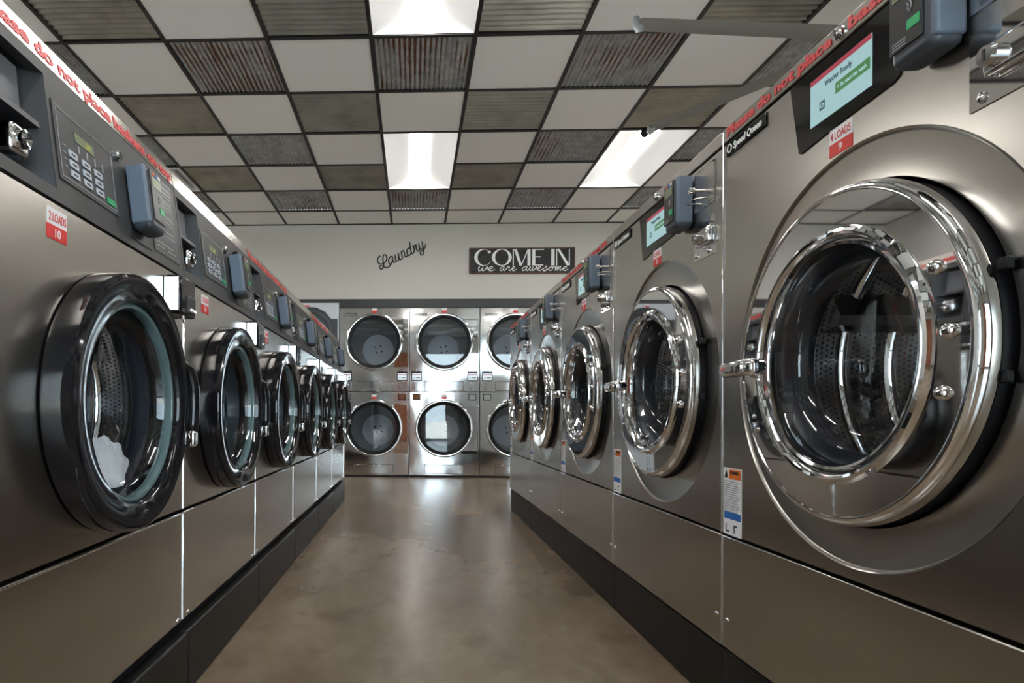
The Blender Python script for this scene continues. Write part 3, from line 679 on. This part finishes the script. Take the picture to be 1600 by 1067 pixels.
# ------------------------------------------------------------------ stacked dryers
DW = .8085
def dryer(x0, label):
    t = thing('stacked_dryer', label, 'dryer', (x0, YB, 0), 0, 'stacked stainless dryers')
    g = .0025; a, b = g, DW - g
    part('cabinet', shell(a, b, .012, .84, .004, 1.948), 'body_steel', t)
    part('kick_strip', box(a, b, .004, .02, .0, .018), 'plinth', t)
    for zc, z0, z1, top in ((1.556, .985, 1.948, True), (.562, .02, .980, False)):
        cx = .402
        fp = part('front_panel', panel_hole(a, b, z0, z1, cx, zc, [(.300, 0.), (.296, .02)]), 'dryer_steel', t)
        pl = [(cx + .12, zc + .315), (b - .012, zc + .250), (b - .012, zc - .300), (cx + .12, zc - .315)]
        n = 14; arc = [(cx + .318 * math.cos(q), zc + .318 * math.sin(q)) for q in [math.radians(-66 + 132 * k / n) for k in range(n + 1)]]
        poly = [(b - .012, zc - .290), (b - .012, zc + .262)] + [p for p in reversed(arc)]
        part('door_plate', prism(poly, -.016, -.002), 'chrome', t, label='mirror polished door plate')
        part('hinge_rod', box(b - .022, b - .014, -.024, -.002, zc - .30, zc + .27, .002, 1), 'dark_chrome', t)
        dr = part('door_ring', cached(('dring',), lambda: revolve([(.326, .0), (.331, .008), (.331, .022), (.325, .032), (.315, .035), (.305, .032), (.300, .022)], 96)), 'chrome', t, (cx, 0, zc), 'chrome door ring')
        part('gasket', cached(('dgask',), lambda: revolve([(.301, .024), (.285, .022), (.270, .016), (.266, .004), (.285, -.02)], 80)), 'rubber', dr)
        part('door_glass', disc(.27, .010, 72), 'dryer_glass', dr, label='tinted door glass')
        part('door_handle', box(.298, .345, -.050, -.020, -.012, .04, .008, 2) if top else box(.19, .235, -.05, -.02, .235, .262, .008, 2), 'dark_chrome', dr)
        dm = part('drum', cached(('ddrum',), lambda: revolve([(.29, .0), (.33, -.03), (.33, -.55)], 64)), 'drum_perf', t, (cx, .025, zc))
        part('drum_back', disc(.33, -.55, 64), 'dark_galv', dm); part('drum_disc', cached(('ddisc',), lambda: revolve([(.195, -.549), (.190, -.543), (.0005, -.541)], 48)), 'white_panel', dm, (.015, 0, -.035))
        for hx, hz in ((-.035, .02), (.03, .035), (.045, -.03), (-.02, -.045)): part('drum_hole', cached(('dhole',), lambda: disc(.011, .002, 16)), 'black_ink', dm, (hx + .015, .540, hz - .02))
        if top:
            for sx in (.027, .668):
                sc = part('screen_bezel', box(sx, sx + .118, -.004, .0, 1.105, 1.222, .002, 1), 'bezel', t, label='small lit touch screen')
                part('screen', box(sx + .008, sx + .110, -.0052, -.003, 1.118, 1.195), 'lcd_white', sc)
                part('screen_bar', box(sx + .008, sx + .110, -.0056, -.005, 1.174, 1.182), 'lcd_red', sc)
                part('screen_icon', box(sx + .020, sx + .040, -.0056, -.005, 1.134, 1.154), 'lcd', sc); part('screen_button', box(sx + .050, sx + .100, -.0056, -.005, 1.138, 1.150), 'lcd_btn', sc)
                cs = part('coin_plate', box(sx + .002, sx + .116, -.003, .0, .998, 1.098, .001, 1), 'dryer_steel', t)
                part('coin_slot', box(sx + .030, sx + .035, -.004, -.002, 1.012, 1.045), 'black_ink', cs); part('coin_slot', box(sx + .030, sx + .045, -.004, -.002, 1.010, 1.014), 'black_ink', cs)
                screw('screw', cs, sx + .035, 1.078, -.003, .006)
            part('sensor', cached(('sens',), lambda: revolve([(.007, 0), (.005, .004), (.001, .005)], 14)), 'lcd_white', t, (.085, 0, 1.235))
            lz0, lz1, lx0, lx1 = 1.000, 1.098, .182, .625
            nameplate(t, .052, 1.858, .150, .026)
        else:
            for sx in (.040, .680):
                w = part('lint_window', box(sx, sx + .090, -.003, .0, .885, .958, .001, 1), 'bezel', t); part('window_pane', box(sx + .008, sx + .082, -.0042, -.002, .893, .950), 'chrome', w)
            lz0, lz1, lx0, lx1 = .040, .142, .178, .625
        dw = part('lint_drawer', box(lx0, lx1, -.003, .003, lz0, lz1, .0015, 1), 'dryer_steel', t)
        for q in ((lx0 - .004, lx1 + .004, lz0 - .004, lz0), (lx0 - .004, lx1 + .004, lz1, lz1 + .004), (lx0 - .004, lx0, lz0, lz1), (lx1, lx1 + .004, lz0, lz1)): part('drawer_gap', box(q[0], q[1], -.0008, .002, q[2], q[3]), 'black_ink', dw)
        screw('drawer_lock', dw, (lx0 + lx1) / 2, lz1 - .012, -.003, .006)
        sticker(t, cx - .030, zc + .338, .060, .052 if top else .050, None, None)
    return t
for i, lb in enumerate(('stainless stacked dryer left of centre on the back wall', 'stainless stacked dryer in the centre of the back wall', 'stainless stacked dryer on the right, half hidden by the right washers')): dryer(-.8565 + DW * i, lb)
def white_dryer():
    t = thing('white_dryer', 'white and dark grey dryer with a black ring door behind the left washers', 'dryer', (-1.612, YB, 0))
    a, b = .003, .748
    part('cabinet', shell(a, b, .012, .84, .004, 2.008 - .058), 'white_panel', t)
    part('top_panel', panel_hole(a, b - .014, 1.30, 1.948, .377, 1.645, [(.262, 0.), (.255, .02)]), 'dark_panel', t)
    up = part('white_front', prism([(a, 1.824), (.10, 1.824), (.16, 1.90), (.26, 1.953), (.377, 1.962), (.494, 1.953), (.594, 1.90), (.654, 1.824), (b - .014, 1.824), (b - .014, 2.007), (a, 2.007)], -.014, -.001), 'white_panel', t)
    part('edge_trim', box(b - .014, b, -.015, .01, .02, 2.007), 'white_panel', t)
    part('lower_panel', panel_hole(a, b - .014, .02, 1.296, .377, .62, [(.262, 0.), (.255, .02)]), 'white_panel', t)
    for zc in (1.645, .62):
        dr = part('door_ring', cached(('wring',), lambda: revolve([(.305, .0), (.312, .010), (.308, .030), (.290, .036), (.262, .034), (.252, .026), (.250, .0)], 80)), 'dark_panel', t, (.377, 0, zc), 'black plastic door ring')
        part('door_glass', disc(.255, .014, 60), 'dryer_glass', dr)
        dm = part('drum', cached(('wdrum',), lambda: revolve([(.26, 0), (.30, -.03), (.30, -.5)], 60)), 'drum_perf', t, (.377, .025, zc)); part('drum_back', disc(.30, -.5, 60), 'white_panel', dm)
    sticker(t, .345, 1.964, .060, .040, None, None, -.014)
white_dryer()

# ------------------------------------------------------------------ wall sign and lettering
SX = lambda zx: .633 + (zx - 35) / 1545 * 1.2
SZ = lambda zy: 2.631 - (zy - 65) / 390 * .294
sg = thing('wall_sign', 'dark wooden sign with white words COME IN we are awesome', 'sign', (1.233, YB, 2.337))
def srel(p): return (SX(p[0]) - 1.233, SZ(p[1]) - 2.337)
part('board', box(-.585, .585, -.022, -.001, .012, .282, .002, 1), 'sign', sg)
for q in ((-.60, .60, 0, .013), (-.60, .60, .281, .294), (-.60, -.584, .013, .281), (.584, .60, .013, .281)): part('frame_edge', box(q[0], q[1], -.024, 0, q[2], q[3], .002, 1), 'sign_edge', sg)
def ell(cx, cy, rx, ry, a0, a1, n=40): return [(cx + rx * math.cos(math.radians(a0 + (a1 - a0) * k / n)), cy - ry * math.sin(math.radians(a0 + (a1 - a0) * k / n))) for k in range(n + 1)]
def letter(polys, name='letter'):
    vs, fs = [], []
    for poly in polys:
        P = [srel(p) for p in poly]; o = len(vs); n = len(P)
        vs += [(x, -.0235, z) for x, z in P] + [(x, -.021, z) for x, z in P]
        fs += [tuple(o + i for i in range(n)), tuple(o + n + i for i in range(n - 1, -1, -1))] + [(o + i, o + (i + 1) % n, o + n + (i + 1) % n, o + n + i) for i in range(n)]
    part(name, mk('letter', vs, fs), 'white_text', sg)
def ring_quads(o, i): return [[o[k], o[k + 1], i[k + 1], i[k]] for k in range(len(o) - 1)]
letter(ring_quads(ell(238, 212, 128, 127, 42, 328), ell(256, 212, 98, 118, 42, 328)) + [ell(328, 130, 24, 22, 0, 345, 18)])
letter(ring_quads(ell(512, 212, 145, 127, 0, 360), ell(512, 212, 98, 117, 0, 360)))
letter([[(670, 90), (686, 90), (686, 338), (670, 338)], [(686, 90), (730, 90), (806, 330), (796, 338), (770, 338)], [(790, 338), (803, 338), (900, 105), (888, 90)], [(886, 90), (930, 90), (930, 338), (886, 338)]])
letter([[(955, 90), (1000, 90), (1000, 338), (955, 338)], [(1000, 90), (1128, 90), (1128, 103), (1000, 103)], [(1000, 200), (1080, 200), (1080, 214), (1000, 214)], [(1000, 325), (1118, 325), (1118, 338), (1000, 338)]])
letter([[(1232, 90), (1280, 90), (1280, 338), (1232, 338)]])
letter([[(1303, 90), (1317, 90), (1317, 338), (1303, 338)], [(1317, 90), (1352, 90), (1502, 338), (1455, 338)], [(1488, 90), (1502, 90), (1502, 338), (1488, 310)]])
GL = {'w': ([(0, .7), (.1, 1), (.08, .3), (.2, 0), (.4, .3), (.48, .95), (.46, .3), (.6, 0), (.82, .4), (.88, 1), (1.0, .8)], 1.05),
      'e': ([(0, .35), (.35, .55), (.5, .85), (.3, 1), (.1, .6), (.2, .1), (.5, 0), (.8, .35)], .8),
      'a': ([(.6, .9), (.3, 1), (.05, .5), (.2, 0), (.5, .3), (.65, .95), (.6, .3), (.75, 0), (1, .35)], 1.),
      'r': ([(0, .3), (.2, .9), (.25, 1.15), (.3, .85), (.55, .85), (.5, .3), (.65, 0), (.9, .3)], .9),
      's': ([(0, .3), (.35, .9), (.4, 1.15), (.55, .5), (.40, -.1), (.1, .0), (.5, .1), (.75, .35)], .75),
      'o': ([(.4, 1), (.1, .6), (.2, .05), (.5, .1), (.6, .6), (.4, 1), (.6, .8), (.9, .85)], .9),
      'm': ([(0, .8), (.1, 1), (.12, 0), (.3, .8), (.4, 1), (.42, 0), (.6, .8), (.72, 1), (.75, .2), (.85, 0), (1.05, .35)], 1.05)}
for word, xa, xb in (('we', 168, 412), ('are', 490, 722), ('awesome', 812, 1478)):
    pts, x = [], 0.
    for ch in word:
        g_, w_ = GL[ch]; pts += [(x + px + .15 * (pz - .5), pz) for px, pz in g_]; x += w_
    pts = catmull(pts, 4); hi = max(p[0] for p in pts); lo = min(p[0] for p in pts)
    P = [srel((xa + (p[0] - lo) / (hi - lo) * (xb - xa), 415 - p[1] * 62)) for p in pts]
    part('script_word', mk('script', *tube([(q[0], -.0225, q[1]) for q in P], .0042, 6, True, .4), 60), 'white_text', sg)
lw = thing('wall_lettering', 'black metal script word Laundry on the beige wall', 'lettering', (-.145, YB, 2.40))
STR = [[(235, 480), (190, 510), (160, 580), (180, 650), (240, 685), (320, 655), (380, 590), (390, 510), (350, 455), (310, 470), (295, 560), (315, 660), (315, 720), (290, 790), (250, 810), (215, 780), (215, 745), (250, 725), (310, 740), (380, 775), (440, 760), (490, 700), (530, 620)],
       [(530, 500), (490, 500), (445, 560), (440, 630), (470, 690), (510, 660), (535, 600), (530, 490), (545, 600), (575, 650), (610, 620)],
       [(597, 455), (605, 540), (630, 600), (660, 610), (690, 570), (680, 410), (695, 500), (715, 560), (740, 575), (785, 550)],
       [(750, 380), (770, 460), (785, 555)], [(752, 400), (800, 355), (830, 400), (840, 470), (865, 512), (910, 480)],
       [(965, 285), (915, 310), (895, 380), (910, 450), (950, 475), (990, 440), (1000, 390)], [(960, 135), (975, 240), (1000, 380), (1030, 430), (1070, 390), (1078, 300), (1040, 235), (1080, 232), (1125, 212), (1120, 260), (1135, 320), (1170, 365), (1207, 330), (1190, 170)],
       [(1190, 170), (1205, 250), (1230, 320), (1270, 310), (1292, 270), (1270, 130), (1290, 230), (1310, 330), (1315, 400), (1290, 455), (1255, 460), (1225, 420), (1245, 375), (1310, 335), (1345, 280), (1365, 195)]]
for s in STR:
    P = [(-.42 + (580 + zx * .0625 - 590) * .00737 + .145, -.008, 2.586 - (370 + zy * .0625 - 395) * .0074 - 2.40) for zx, zy in catmull(s, 6)]
    part('stroke', mk('stroke', *tube(P, .0072, 8, True, .8), 60), 'script_black', lw)

# ------------------------------------------------------------------ chrome pipe at the far end of the left row
pp = thing('drain_pipe', 'thin chrome pipe standing at the far end of the left washer row', 'pipe', (-.600, 5.31, 0))
part('pipe', mk('pipe', *tube([(0, 0, 0), (0, 0, .95)], .013, 16), 50), 'chrome', pp)
part('clamp', mk('clamp', *tube([(0, 0, .235), (0, 0, .262)], .020, 16), 50), 'dark_chrome', pp)
part('floor_flange', mk('flange', *tube([(0, 0, 0), (0, 0, .008)], .028, 20), 50), 'chrome', pp)
